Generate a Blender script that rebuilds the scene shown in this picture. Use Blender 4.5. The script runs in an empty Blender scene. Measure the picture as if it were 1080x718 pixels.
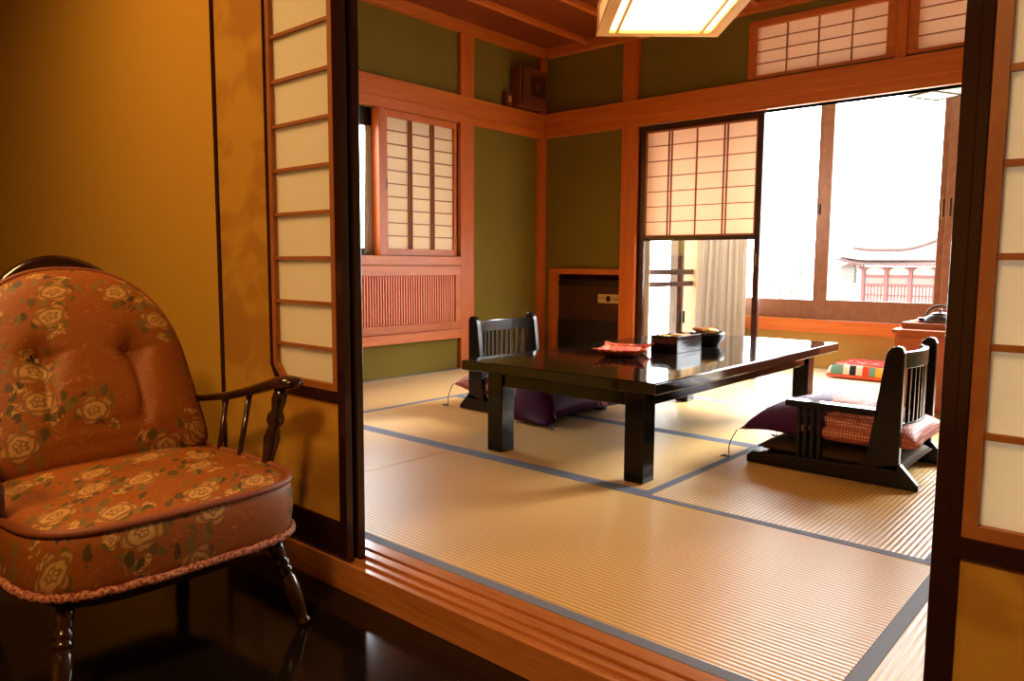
import bpy, bmesh, math, random
from mathutils import Vector, Matrix
random.seed(7)
PI = math.pi
S = bpy.context.scene
COL = S.collection

# ------------------------------------------------------------------ node helpers
def lin(r, g, b):
    def f(c):
        c /= 255.0
        return c/12.92 if c <= 0.04045 else ((c+0.055)/1.055)**2.4
    return (f(r), f(g), f(b), 1.0)

class NT:
    def __init__(s, name):
        s.m = bpy.data.materials.new(name); s.m.use_nodes = True
        s.t = s.m.node_tree; s.n = s.t.nodes; s.l = s.t.links
        s.n.clear()
        s.out = s.n.new('ShaderNodeOutputMaterial')
    def add(s, typ, **kw):
        nd = s.n.new(typ)
        for k, v in kw.items():
            if k.startswith('i_'):
                nd.inputs[k[2:].replace('_', ' ')].default_value = v
            else:
                setattr(nd, k, v)
        return nd
    def link(s, a, b): s.l.new(a, b)
    def coords(s, scale=(1, 1, 1), rot=(0, 0, 0), kind='Object'):
        tc = s.add('ShaderNodeTexCoord'); mp = s.add('ShaderNodeMapping')
        mp.inputs['Scale'].default_value = scale; mp.inputs['Rotation'].default_value = rot
        s.link(tc.outputs[kind], mp.inputs['Vector']); return mp.outputs['Vector']
    def noise(s, vec, scale, detail=3, rough=.5, dist=0):
        nd = s.add('ShaderNodeTexNoise'); nd.inputs['Scale'].default_value = scale
        nd.inputs['Detail'].default_value = detail; nd.inputs['Roughness'].default_value = rough
        nd.inputs['Distortion'].default_value = dist
        s.link(vec, nd.inputs['Vector']); return nd
    def ramp(s, fac, stops):
        r = s.add('ShaderNodeValToRGB'); e = r.color_ramp.elements
        while len(e) < len(stops): e.new(0.5)
        for k, (p, c) in enumerate(stops):
            e[k].position = p; e[k].color = c if len(c) == 4 else (*c, 1)
        s.link(fac, r.inputs['Fac']); return r.outputs['Color']
    def mix(s, fac, a, b, blend='MIX'):
        m = s.add('ShaderNodeMix', data_type='RGBA', blend_type=blend)
        for v, i in ((fac, 0), (a, 6), (b, 7)):
            if hasattr(v, 'is_linked') or hasattr(v, 'links'): s.link(v, m.inputs[i])
            else: m.inputs[i].default_value = v
        return m.outputs[2]
    def math(s, op, a, b=0.0, c=None, clamp=False):
        m = s.add('ShaderNodeMath', operation=op, use_clamp=clamp)
        for k, v in enumerate((a, b) if c is None else (a, b, c)):
            if hasattr(v, 'links'): s.link(v, m.inputs[k])
            else: m.inputs[k].default_value = v
        return m.outputs[0]
    def bsdf(s, color=None, rough=.5, spec=.5, **kw):
        b = s.add('ShaderNodeBsdfPrincipled')
        b.inputs['Roughness'].default_value = rough
        b.inputs['Specular IOR Level'].default_value = spec
        if color is not None:
            if hasattr(color, 'links'): s.link(color, b.inputs['Base Color'])
            else: b.inputs['Base Color'].default_value = color
        for k, v in kw.items(): b.inputs[k.replace('_', ' ')].default_value = v
        s.link(b.outputs[0], s.out.inputs['Surface']); return b
    def bump(s, height, b, strength=.3, dist=.01):
        bp = s.add('ShaderNodeBump'); bp.inputs['Strength'].default_value = strength
        bp.inputs['Distance'].default_value = dist
        s.link(height, bp.inputs['Height']); s.link(bp.outputs[0], b.inputs['Normal'])

def wood(name, c1, c2, rough=.4, scale=(1, 1, 1), spec=.4, coat=0.0):
    t = NT(name)
    v = t.coords(scale=scale)
    n = t.noise(v, 5.0, 5, .6, .8)
    w = t.noise(t.coords(scale=tuple(k*6 for k in scale)), 7.0, 2, .5)
    f = t.mix(.35, n.outputs['Fac'], w.outputs['Fac'])
    c = t.ramp(f, [(.3, c2), (.65, c1)])
    b = t.bsdf(c, rough, spec)
    b.inputs['Coat Weight'].default_value = coat
    b.inputs['Coat Roughness'].default_value = .12
    return t.m

def plain(name, c, rough=.5, spec=.5, metal=0, noise=0.0, nscale=30, bump=0):
    t = NT(name)
    if noise:
        n = t.noise(t.coords(), nscale, 4)
        dark = tuple(k*(1-noise) for k in c[:3])+(1,)
        col = t.mix(n.outputs['Fac'], dark, c)
        b = t.bsdf(col, rough, spec)
        if bump: t.bump(n.outputs['Fac'], b, bump, .003)
    else:
        b = t.bsdf(c, rough, spec)
    b.inputs['Metallic'].default_value = metal
    return t.m

def paper(name, c, trans=.55):
    t = NT(name)
    n = t.noise(t.coords(scale=(1, 1, 1)), 60, 3)
    col = t.mix(n.outputs['Fac'], tuple(k*.95 for k in c[:3])+(1,), c)
    d = t.add('ShaderNodeBsdfDiffuse'); tr = t.add('ShaderNodeBsdfTranslucent'); mx = t.add('ShaderNodeMixShader')
    t.link(col, d.inputs[0]); t.link(col, tr.inputs[0]); mx.inputs[0].default_value = trans
    t.link(d.outputs[0], mx.inputs[1]); t.link(tr.outputs[0], mx.inputs[2])
    t.link(mx.outputs[0], t.out.inputs['Surface']); return t.m

def glass(name):
    t = NT(name)
    tr = t.add('ShaderNodeBsdfTransparent'); g = t.add('ShaderNodeBsdfGlossy'); g.inputs['Roughness'].default_value = 0.02
    tr.inputs[0].default_value = (.97, .98, .97, 1)
    lw = t.add('ShaderNodeLayerWeight'); fr = t.math('MULTIPLY_ADD', t.math('POWER', lw.outputs['Facing'], 5.0), .9, .035)
    mx = t.add('ShaderNodeMixShader')
    t.link(fr, mx.inputs[0]); t.link(tr.outputs[0], mx.inputs[1]); t.link(g.outputs[0], mx.inputs[2])
    t.link(mx.outputs[0], t.out.inputs['Surface']); return t.m

def emis(name, c, s):
    t = NT(name); e = t.add('ShaderNodeEmission'); e.inputs[0].default_value = c; e.inputs[1].default_value = s
    t.link(e.outputs[0], t.out.inputs['Surface']); return t.m

M = {}
M['wood'] = wood('cypress_wood', lin(204, 114, 46), lin(176, 86, 30), .38)
M['wood_x'] = wood('cypress_wood_long_x', lin(204, 114, 46), lin(176, 86, 30), .38, (.25, 5, 5))
M['wood_y'] = wood('cypress_wood_long_y', lin(204, 114, 46), lin(176, 86, 30), .38, (5, .25, 5))
M['wood_z'] = wood('cypress_wood_long_z', lin(202, 110, 44), lin(174, 82, 28), .38, (5, 5, .25))
M['board'] = wood('ceiling_board_wood', lin(136, 62, 28), lin(104, 44, 18), .45, (5, .3, 5))
M['kumiko'] = wood('lattice_wood', lin(164, 98, 46), lin(138, 76, 32), .5)
M['sash'] = wood('window_sash_wood', lin(140, 96, 72), lin(116, 74, 54), .35, (3, 3, 3))
M['sill_wood'] = wood('sill_wood', lin(188, 118, 62), lin(150, 86, 40), .25, (.3, 6, 6), .5, .3)
M['redwood'] = wood('slat_red_wood', lin(232, 150, 112), lin(210, 122, 88), .45, (5, 5, .3))
M['cabinet'] = wood('cabinet_wood', lin(196, 104, 54), lin(166, 78, 36), .3, (1, 4, 4), .5, .2)
M['tray_wood'] = wood('tray_wood', lin(176, 110, 74), lin(146, 84, 54), .35)
M['chair_wood'] = wood('dark_chair_wood', lin(52, 24, 15), lin(30, 14, 9), .22, (3, 3, 3), .5, .4)
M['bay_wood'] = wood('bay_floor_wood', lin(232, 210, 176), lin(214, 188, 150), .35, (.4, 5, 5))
M['lamp_wood'] = wood('lamp_wood', lin(236, 186, 118), lin(220, 164, 96), .45)
M['black'] = plain('black_lacquer', lin(15, 11, 10), .14, .28)
M['black_top'] = plain('polished_black_lacquer', lin(20, 14, 11), .07, .42)
M['black_wood'] = plain('black_stained_wood', lin(20, 14, 15), .26, .35, noise=.3)
M['lacquer_red'] = plain('dark_red_brown_lacquer', lin(46, 20, 16), .14, .5, noise=.2)
M['shoji_dark'] = plain('dark_shoji_frame', lin(58, 28, 22), .25, .5, noise=.2)
M['dark_floor'] = wood('dark_polished_floor', lin(26, 18, 15), lin(16, 11, 9), .12, (.4, 4, 1), .3)
M['paper'] = paper('shoji_paper', lin(248, 224, 204), .33)
M['paper_thick'] = paper('thick_shoji_paper', lin(240, 226, 200), .12)
M['paper_front'] = paper('shoji_paper_front', lin(250, 242, 222), .5)
M['glass'] = glass('window_glass')
M['metal'] = plain('grey_metal', lin(150, 148, 142), .3, .5, 1)
M['iron'] = plain('cast_iron', lin(62, 56, 52), .35, .5, .4, noise=.3)
M['dark_metal'] = plain('dark_metal', lin(50, 44, 42), .35, .5, .7)
M['curtain'] = paper('curtain_cloth', lin(210, 204, 198), .12)
M['white'] = plain('off_white_plastic', lin(220, 205, 175), .4)
M['cream'] = plain('cream_plastic', lin(196, 160, 110), .4)
M['heater'] = plain('dark_brown_enamel', lin(66, 34, 28), .3, noise=.15)
M['heater_black'] = plain('black_enamel', lin(22, 17, 17), .35)
M['speaker'] = wood('speaker_brown_wood', lin(118, 60, 36), lin(98, 48, 28), .4)
M['cord'] = plain('dark_cord', lin(50, 34, 26), .7)
M['lamp_white'] = emis('lamp_panel_glow', (1, .58, .25, 1), 18)
M['lamp_side'] = emis('lamp_side_glow', (1, .48, .16, 1), 1.6)
M['bay_lamp'] = emis('bay_lamp_glow', (1, .85, .6, 1), 3)
M['sheen_thread'] = plain('tassel_thread', lin(60, 40, 56), .6)
M['brass'] = plain('aged_brass', lin(150, 118, 78), .35, .5, .8)
M['bldg_wood'] = plain('weathered_red_wood', lin(104, 52, 50), .7, noise=.3, nscale=2)
M['bldg_white'] = plain('white_plaster', lin(150, 140, 132), .8, noise=.1)
M['bldg_grey'] = plain('grey_panels', lin(98, 92, 86), .8, noise=.2)
M['bldg_roof'] = plain('grey_roof_tiles', lin(96, 74, 70), .8, noise=.3, nscale=4)
M['pale_wall'] = plain('pale_exterior_wall', lin(96, 78, 62), .8, noise=.1)
M['beige_wall'] = plain('beige_wall_paint', lin(226, 196, 160), .8, noise=.06)
M['green_bounce'] = plain('bounce_lit_green_plaster', lin(186, 152, 84), .85, .1, noise=.15, nscale=120)  # brighter than the green plaster, standing in for light bounced off the floor
M['ground'] = plain('pale_gravel', lin(168, 162, 150), .9, noise=.2)
M['leaf'] = plain('green_leaves', lin(70, 84, 62), .6, noise=.3)
M['bark'] = plain('tree_bark', lin(110, 96, 84), .9, noise=.3)

def make_green():
    t = NT('green_sand_plaster')
    v = t.coords()
    n = t.noise(v, 220, 4, .7); n2 = t.noise(v, 3, 2)
    c = t.mix(n.outputs['Fac'], lin(106, 92, 38), lin(138, 120, 56))
    c = t.mix(t.math('MULTIPLY', n2.outputs['Fac'], .3), c, lin(104, 88, 36))
    b = t.bsdf(c, .9, .1); t.bump(n.outputs['Fac'], b, .25, .002); return t.m
M['green'] = make_green()

def make_gold():
    t = NT('gold_fusuma_paper')
    v = t.coords(scale=(1, 1, 1.5))
    n = t.noise(v, 4.5, 3, .5, .4)
    f = t.ramp(n.outputs['Fac'], [(.45, (0, 0, 0)), (.56, (1, 1, 1))])
    fine = t.noise(t.coords(), 150, 3)
    c = t.mix(f, lin(192, 142, 50), lin(172, 118, 42))
    c = t.mix(t.math('MULTIPLY', fine.outputs['Fac'], .25), c, lin(160, 108, 44))
    t.bsdf(c, .45, .35); return t.m
M['gold'] = make_gold()
def make_gold_plain():
    t = NT('plain_gold_paper')
    fine = t.noise(t.coords(), 150, 3)
    c = t.mix(fine.outputs['Fac'], lin(186, 138, 46), lin(200, 150, 54))
    t.bsdf(c, .5, .35); return t.m
M['gold_plain'] = make_gold_plain()

def make_tatami(name, axis):
    # rush ribs run along the given axis, about 15 mm apart
    t = NT(name)
    tc = t.add('ShaderNodeTexCoord'); sp = t.add('ShaderNodeSeparateXYZ'); t.link(tc.outputs['Object'], sp.inputs[0])
    across = sp.outputs['Y' if axis == 'x' else 'X']
    ph = t.math('MULTIPLY', across, 2*PI/.0152)
    sn = t.math('SINE', ph)
    rib = t.math('POWER', t.math('ABSOLUTE', t.math('MULTIPLY_ADD', sn, .5, .5)), .6)
    sc = (4, 260, 1) if axis == 'y' else (260, 4, 1)
    n = t.noise(t.coords(scale=sc), 1.0, 3, .6)
    n2 = t.noise(t.coords(), 2.2, 3)
    c = t.mix(n.outputs['Fac'], lin(216, 162, 64), lin(242, 200, 104))
    c = t.mix(t.math('MULTIPLY', n2.outputs['Fac'], .35), c, lin(222, 168, 70))
    c = t.mix(rib, tuple(k*.55 for k in lin(212, 156, 62)[:3])+(1,), c)
    b = t.bsdf(c, .36, .5)
    b.inputs['IOR'].default_value = 1.8
    b.inputs['Sheen Weight'].default_value = .15
    t.bump(rib, b, .45, .002)
    return t.m
M['tatami_x'] = make_tatami('tatami_rush_x', 'x')
M['tatami_y'] = make_tatami('tatami_rush_y', 'y')
def make_heri():
    t = NT('tatami_border_cloth')
    n = t.noise(t.coords(), 400, 2)
    c = t.mix(n.outputs['Fac'], lin(84, 92, 116), lin(118, 124, 144))
    t.bsdf(c, .6, .4); return t.m
M['heri'] = make_heri()

def make_floral():
    t = NT('rust_floral_upholstery')
    v = t.coords()
    sp = t.add('ShaderNodeSeparateXYZ'); t.link(v, sp.inputs[0])
    u = t.math('MULTIPLY_ADD', sp.outputs['X'], .55, sp.outputs['Y'])
    w = t.math('SUBTRACT', sp.outputs['Z'], sp.outputs['X'])
    cb = t.add('ShaderNodeCombineXYZ'); t.link(u, cb.inputs[0]); t.link(w, cb.inputs[1])
    uv = cb.outputs[0]
    wob = t.noise(uv, 30, 4, .6)
    sc = t.add('ShaderNodeVectorMath', operation='SCALE'); sc.inputs['Scale'].default_value = .03
    t.link(wob.outputs['Color'], sc.inputs[0])
    vv = t.add('ShaderNodeVectorMath', operation='ADD'); t.link(uv, vv.inputs[0]); t.link(sc.outputs[0], vv.inputs[1]); vv = vv.outputs[0]
    def blooms(scale, rnd, thr, rad, petals, c_in, c_mid, c_out, c_line, seed):
        mp = t.add('ShaderNodeMapping'); mp.inputs['Location'].default_value = (seed, seed*.7, 0); t.link(vv, mp.inputs[0])
        vo = t.add('ShaderNodeTexVoronoi', voronoi_dimensions='2D'); vo.inputs['Scale'].default_value = scale; vo.inputs['Randomness'].default_value = rnd
        t.link(mp.outputs[0], vo.inputs['Vector'])
        df = t.add('ShaderNodeVectorMath', operation='SUBTRACT'); t.link(mp.outputs[0], df.inputs[0]); t.link(vo.outputs['Position'], df.inputs[1])
        dx = t.add('ShaderNodeSeparateXYZ'); t.link(df.outputs[0], dx.inputs[0])
        th = t.math('ARCTAN2', dx.outputs['Y'], dx.outputs['X'])
        cs = t.add('ShaderNodeSeparateColor'); t.link(vo.outputs['Color'], cs.inputs[0])
        d = vo.outputs['Distance']
        ph = t.math('MULTIPLY_ADD', cs.outputs[2], 6.28, t.math('MULTIPLY', th, petals))
        wav = t.math('SINE', t.math('MULTIPLY_ADD', d, 9.0, ph))
        r = t.math('DIVIDE', d, t.math('MULTIPLY_ADD', wav, .14*rad, rad))
        on = t.math('GREATER_THAN', cs.outputs[0], thr)
        m = t.math('MULTIPLY', t.math('LESS_THAN', r, 1.0), on)
        rings = t.math('SINE', t.math('MULTIPLY_ADD', r, 15.0, t.math('MULTIPLY', wav, 1.6)))
        col = t.ramp(r, [(0, c_in), (.25, c_mid), (.85, c_out), (1, c_line)])
        col = t.mix(t.math('MULTIPLY', t.math('LESS_THAN', rings, -.3), .7), col, c_line)
        return m, col, on, r, cs
    mb, colb, onb, rb, cb_ = blooms(7.4, .6, .14, .30, 5, lin(150, 92, 42), lin(206, 158, 92), lin(184, 130, 68), lin(112, 68, 28), 0.0)
    ms, cols, ons, rs, cs_ = blooms(15.0, .8, .52, .30, 5, lin(150, 84, 36), lin(216, 166, 92), lin(206, 148, 78), lin(110, 66, 28), 3.3)
    lv = t.add('ShaderNodeTexVoronoi', voronoi_dimensions='2D'); lv.inputs['Scale'].default_value = 42
    mpl = t.add('ShaderNodeMapping'); mpl.inputs['Scale'].default_value = (1, .55, 1); mpl.inputs['Rotation'].default_value = (0, 0, .6); t.link(vv, mpl.inputs[0])
    t.link(mpl.outputs[0], lv.inputs['Vector'])
    sl = t.add('ShaderNodeSeparateColor'); t.link(lv.outputs['Color'], sl.inputs[0])
    near = t.math('MULTIPLY', t.math('LESS_THAN', rb, 1.75), onb)
    leafm = t.math('MULTIPLY', t.math('MULTIPLY', near, t.math('LESS_THAN', lv.outputs['Distance'], .40)), t.math('GREATER_THAN', sl.outputs[0], .35))
    leafc = t.mix(sl.outputs[1], lin(74, 60, 26), lin(132, 106, 50))
    sw = t.noise(uv, 13, 1, .4, 2.5)
    line = t.math('LESS_THAN', t.math('ABSOLUTE', t.math('SUBTRACT', sw.outputs['Fac'], .5)), .008)
    base = t.mix(t.math('MULTIPLY', line, .5), lin(150, 80, 24), lin(192, 132, 62))
    near2 = t.math('MULTIPLY', t.math('LESS_THAN', rb, 2.0), onb)
    c = t.mix(t.math('MULTIPLY', ms, near2), base, cols)
    c = t.mix(leafm, c, leafc)
    c = t.mix(mb, c, colb)
    fine = t.noise(v, 300, 2)
    c = t.mix(t.math('MULTIPLY', fine.outputs['Fac'], .22), c, lin(100, 52, 24))
    b = t.bsdf(c, .55, .3)
    t.bump(fine.outputs['Fac'], b, .12, .002)
    return t.m
M['floral'] = make_floral()
M['piping'] = plain('rust_piping', lin(150, 76, 40), .6, noise=.5, nscale=120)
def make_fringe():
    t = NT('twisted_pink_fringe')
    n = t.noise(t.coords(), 160, 3)
    c = t.ramp(n.outputs['Fac'], [(.4, lin(120, 52, 34)), (.6, lin(200, 136, 104))])
    b = t.bsdf(c, .7, .2); t.bump(n.outputs['Fac'], b, .6, .006); return t.m
M['fringe'] = make_fringe()

def make_zabuton(name, edge, flip):
    # purple silk with pale blossoms, changing to a pink dotted cloth behind the wavy edge
    t = NT(name)
    tc = t.add('ShaderNodeTexCoord'); sp = t.add('ShaderNodeSeparateXYZ'); t.link(tc.outputs['Object'], sp.inputs[0])
    v = tc.outputs['Object']
    wv = t.noise(v, 9, 2)
    x = t.math('ADD', sp.outputs['X'], t.math('MULTIPLY_ADD', wv.outputs['Fac'], .12, -.06))
    pinkm = t.math('LESS_THAN', x, edge) if not flip else t.math('GREATER_THAN', x, edge)
    vo = t.add('ShaderNodeTexVoronoi'); vo.inputs['Scale'].default_value = 5.5; t.link(v, vo.inputs['Vector'])
    n = t.noise(v, 40, 2)
    d = t.math('ADD', vo.outputs['Distance'], t.math('MULTIPLY_ADD', n.outputs['Fac'], .2, -.1))
    bl = t.math('LESS_THAN', d, .17)
    ringm = t.math('LESS_THAN', t.math('ABSOLUTE', t.math('SUBTRACT', d, .3)), .012)
    purple = t.mix(bl, lin(70, 18, 78), lin(206, 140, 160))
    purple = t.mix(t.math('MULTIPLY', ringm, .7), purple, lin(200, 150, 160))
    dot = t.add('ShaderNodeTexVoronoi'); dot.inputs['Scale'].default_value = 95; dot.inputs['Randomness'].default_value = .1
    t.link(v, dot.inputs['Vector'])
    dm = t.math('LESS_THAN', dot.outputs['Distance'], .34)
    pink = t.mix(dm, lin(176, 92, 82), lin(236, 186, 160))
    c = t.mix(pinkm, purple, pink)
    b = t.bsdf(c, .55, .25)
    t.bump(n.outputs['Fac'], b, .15, .004)
    return t.m
M['zabuton'] = make_zabuton('purple_and_pink_cushion_silk', .0, False)
M['zabuton_left'] = make_zabuton('purple_cushion_silk_pink_end', -.235, False)
def make_brocade():
    t = NT('brown_brocade')
    v = t.coords()
    n = t.noise(v, 70, 2, .5, 1.5)
    c = t.ramp(n.outputs['Fac'], [(.45, lin(62, 40, 24)), (.55, lin(132, 104, 62))])
    t.bsdf(c, .7, .2); return t.m
M['brocade'] = make_brocade()
def make_patch():
    t = NT('patchwork_cloth')
    v = t.coords()
    sn = t.add('ShaderNodeVectorMath', operation='SNAP'); sn.inputs[1].default_value = (.042, .042, .2); t.link(v, sn.inputs[0])
    wn_ = t.add('ShaderNodeTexWhiteNoise', noise_dimensions='3D'); t.link(sn.outputs[0], wn_.inputs['Vector'])
    sp = t.add('ShaderNodeSeparateColor'); t.link(wn_.outputs['Color'], sp.inputs[0])
    r = t.ramp(sp.outputs[0], [(0, lin(240, 234, 222)), (.16, lin(214, 70, 40)), (.3, lin(238, 226, 208)), (.46, lin(44, 42, 50)), (.6, lin(110, 156, 140)), (.72, lin(236, 170, 60)), (.86, lin(240, 234, 222))])
    for nd in t.n:
        if nd.type == 'VALTORGB': nd.color_ramp.interpolation = 'CONSTANT'
    tc = t.add('ShaderNodeTexCoord'); sz = t.add('ShaderNodeSeparateXYZ'); t.link(tc.outputs['Object'], sz.inputs[0])
    n = t.noise(v, 28, 2)
    top = t.mix(t.math('GREATER_THAN', n.outputs['Fac'], .6), lin(168, 46, 40), lin(230, 150, 120))
    c = t.mix(t.math('GREATER_THAN', sz.outputs['Z'], .1), r, top)
    t.bsdf(c, .7, .2); return t.m
M['patch'] = make_patch()
M['pad_brown'] = plain('dark_brown_pad_cloth', lin(74, 50, 32), .75, .2, noise=.4, nscale=90)
M['orange_cord'] = plain('orange_piping', lin(214, 84, 36), .6)
def make_pouch():
    t = NT('red_orange_patterned_cloth')
    v = t.coords()
    vo = t.add('ShaderNodeTexVoronoi'); vo.inputs['Scale'].default_value = 70; t.link(v, vo.inputs['Vector'])
    c = t.ramp(vo.outputs['Distance'], [(.2, lin(240, 190, 130)), (.36, lin(206, 84, 48)), (.7, lin(168, 50, 30))])
    t.bsdf(c, .6, .3); return t.m
M['pouch'] = make_pouch()
M['foil_yellow'] = plain('yellow_wrapper', lin(226, 176, 80), .3)
M['foil_cream'] = plain('cream_wrapper', lin(232, 206, 170), .35)
M['rice_cracker'] = plain('brown_rice_cracker', lin(206, 130, 62), .6, noise=.4, nscale=60)

# ------------------------------------------------------------------ mesh helpers
class MB:
    def __init__(s): s.bm = bmesh.new()
    def box(s, x0, x1, y0, y1, z0, z1):
        vs = [s.bm.verts.new((x, y, z)) for z in (z0, z1) for y in (y0, y1) for x in (x0, x1)]
        for f in ((0, 2, 3, 1), (4, 5, 7, 6), (0, 1, 5, 4), (2, 6, 7, 3), (0, 4, 6, 2), (1, 3, 7, 5)):
            s.bm.faces.new([vs[i] for i in f])
        return s
    def prism(s, pts, a0, a1, axis='y'):
        # closed outline pts (p, q) pushed along an axis: y -> (p, a, q); x -> (a, p, q); z -> (p, q, a)
        def mk(p, q, a): return {'y': (p, a, q), 'x': (a, p, q), 'z': (p, q, a)}[axis]
        A = [s.bm.verts.new(mk(p, q, a0)) for p, q in pts]; B = [s.bm.verts.new(mk(p, q, a1)) for p, q in pts]
        n = len(pts)
        s.bm.faces.new(A); s.bm.faces.new(B[::-1])
        for i in range(n): s.bm.faces.new((A[i], B[i], B[(i+1) % n], A[(i+1) % n]))
        return s
    def tube(s, pts, r, seg=10, closed=False, cap=True):
        P = [Vector(p) for p in pts]; n = len(P); rs = r if isinstance(r, (list, tuple)) else [r]*n
        rings = []; up = Vector((0, 0, 1)); prev = None
        for i in range(n):
            if closed: d = P[(i+1) % n]-P[i-1]
            else: d = P[min(i+1, n-1)]-P[max(i-1, 0)]
            if d.length < 1e-9: d = Vector((0, 0, 1))
            d.normalize()
            if prev is None:
                a = up if abs(d.dot(up)) < .9 else Vector((1, 0, 0))
                u = d.cross(a).normalized()
            else:
                u = prev-d*prev.dot(d)
                u = u.normalized() if u.length > 1e-6 else d.orthogonal().normalized()
            prev = u; w = d.cross(u)
            rings.append([s.bm.verts.new(P[i]+(u*math.cos(2*PI*k/seg)+w*math.sin(2*PI*k/seg))*rs[i]) for k in range(seg)])
        m = n if closed else n-1
        for i in range(m):
            A = rings[i]; B = rings[(i+1) % n]
            for k in range(seg): s.bm.faces.new((A[k], A[(k+1) % seg], B[(k+1) % seg], B[k]))
        if cap and not closed:
            s.bm.faces.new(rings[0][::-1]); s.bm.faces.new(rings[-1])
        return s
    def lathe(s, prof, base=(0, 0, 0), top=None, seg=24):
        # prof: (distance along axis 0..1 or metres, radius)
        b = Vector(base)
        ax = Vector((0, 0, 1)) if top is None else Vector(top)-b
        L = 1.0 if top is None else ax.length
        d = ax.normalized()
        u = d.orthogonal().normalized(); w = d.cross(u); rings = []
        for t, r in prof:
            c = b+d*(t*(L if top is not None else 1))
            rings.append([s.bm.verts.new(c+(u*math.cos(2*PI*k/seg)+w*math.sin(2*PI*k/seg))*max(r, 1e-4)) for k in range(seg)])
        for A, B in zip(rings, rings[1:]):
            for k in range(seg): s.bm.faces.new((A[k], A[(k+1) % seg], B[(k+1) % seg], B[k]))
        s.bm.faces.new(rings[0][::-1]); s.bm.faces.new(rings[-1])
        return s
    def grid(s, fn, nu, nv, flip=False):
        V = [[s.bm.verts.new(fn(i/nu, j/nv)) for j in range(nv+1)] for i in range(nu+1)]
        for i in range(nu):
            for j in range(nv):
                q = (V[i][j], V[i+1][j], V[i+1][j+1], V[i][j+1])
                s.bm.faces.new(q[::-1] if flip else q)
        return s
    def build(s, name, mat, parent=None, bevel=0, smooth=False, seg=2, weld=False):
        if weld: bmesh.ops.remove_doubles(s.bm, verts=s.bm.verts, dist=1e-5)
        bmesh.ops.recalc_face_normals(s.bm, faces=s.bm.faces)
        me = bpy.data.meshes.new(name); s.bm.to_mesh(me); s.bm.free()
        me.materials.append(M[mat] if isinstance(mat, str) else mat)
        o = bpy.data.objects.new(name, me); COL.objects.link(o)
        if smooth:
            for p in me.polygons: p.use_smooth = True
        if bevel:
            b = o.modifiers.new('Bevel', 'BEVEL'); b.width = bevel; b.segments = seg; b.limit_method = 'ANGLE'; b.angle_limit = .6
        if parent is not None: o.parent = parent
        return o

def thing(name, label, cat, loc=(0, 0, 0), rz=0, group=None):
    o = bpy.data.objects.new(name, None); COL.objects.link(o)
    o.location = loc; o.rotation_euler = (0, 0, rz); o.empty_display_size = .1
    return tag(o, label, cat, group)
def tag(o, label, cat, group=None):
    o['label'] = label; o['category'] = cat
    if group: o['group'] = group
    return o
def holder(name):
    o = bpy.data.objects.new(name, None); COL.objects.link(o); o['kind'] = 'structure'; return o
def struct(o):
    o['kind'] = 'structure'; return o
def sbox(name, mat, *b, bevel=0):
    m = MB()
    for q in (b[0] if isinstance(b[0], list) else [b]): m.box(*q)
    return struct(m.build(name, mat, bevel=bevel))

# ------------------------------------------------------------------ key dimensions (metres)
LX, RX = -3.58, .92          # left and right wall of the tatami room
WY = 3.646                   # window wall
BY = 4.55                    # outer wall of the window bay
CZ = 2.50                    # ceiling
FZ = -.078                   # dark floor of the front room

# ------------------------------------------------------------------ floors
sbox('floor', 'dark_floor', -5.0, 3.2, -4.2, -.1475, FZ-.05, FZ)
sbox('floor', 'board', LX-.12, RX+.1, -.002, WY+.02, -.12, -.055)
sbox('trim_17', 'board', -5.1, 3.3, -.147, -.003, -.2, FZ)
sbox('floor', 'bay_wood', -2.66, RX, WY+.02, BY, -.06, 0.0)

# tatami mats
W = .909
def mat_(x0, x1, y0, y1, axis, label, heri=('lo', 'hi')):
    t = thing('tatami_mat', label, 'tatami mat', ((x0+x1)/2, (y0+y1)/2, -.055), 0, 'tatami mats of the room')
    hx, hy = (x1-x0)/2-.0008, (y1-y0)/2-.0008
    MB().box(-hx, hx, -hy, hy, 0, .0535).build('rush_surface', 'tatami_'+axis, t, .002)
    hw = .033
    for sd in heri:
        m = MB(); sg = -1 if sd == 'lo' else 1
        if axis == 'x':
            a, b = sorted((sg*hy, sg*(hy-hw))); m.box(-hx, hx, a, b, .0505, .0548)
        else:
            a, b = sorted((sg*hx, sg*(hx-hw))); m.box(a, b, -hy, hy, .0505, .0548)
        m.build('cloth_border', 'heri', t, .001)
    return t
mat_(-2*W, 0, 0, W, 'x', 'long pale tatami mat lying along the sill, nearest the dark floor')
mat_(-3.5795, -2*W, 0, W, 'x', 'tatami mat beside the left door post, continuing the sill row')
mat_(-3*W, -W, W, 2*W, 'x', 'tatami mat under the near half of the black table')
mat_(-W, 0, W, 3*W, 'y', 'orange tatami mat under the near right floor chair')
mat_(-3.5795, -3*W, W, 3*W, 'y', 'tatami mat along the slatted grille on the left wall')
mat_(-3*W, -W, 2*W, 3*W, 'x', 'tatami mat under the far half of the black table')
mat_(-3.5795, -2*W, 3*W, 3.66, 'x', 'tatami mat in the far left corner by the niche')
mat_(-2*W, 0, 3*W, 3.66, 'x', 'sunlit tatami mat in front of the paper screen and cabinet')
mat_(0, .9195, 0, 2*W, 'y', 'tatami mat at the right edge, beside the right door post')
mat_(0, .9195, 2*W, 3.66, 'y', 'tatami mat behind the right door, reaching the window bay')

# sill between the rooms, with two sliding grooves
m = MB()
gr = [(-.148, -.137), (-.113, -.103), (-.079, -.052), (-.040, -.0005)]
for a, b in gr: m.box(-5.0, 3.2, a, b, FZ, 0)
for a, b in ((-.137, -.113), (-.103, -.079), (-.052, -.040)): m.box(-5.0, 3.2, a, b, FZ, -.007)
struct(m.build('trim_1', 'sill_wood', bevel=.0015))

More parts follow.
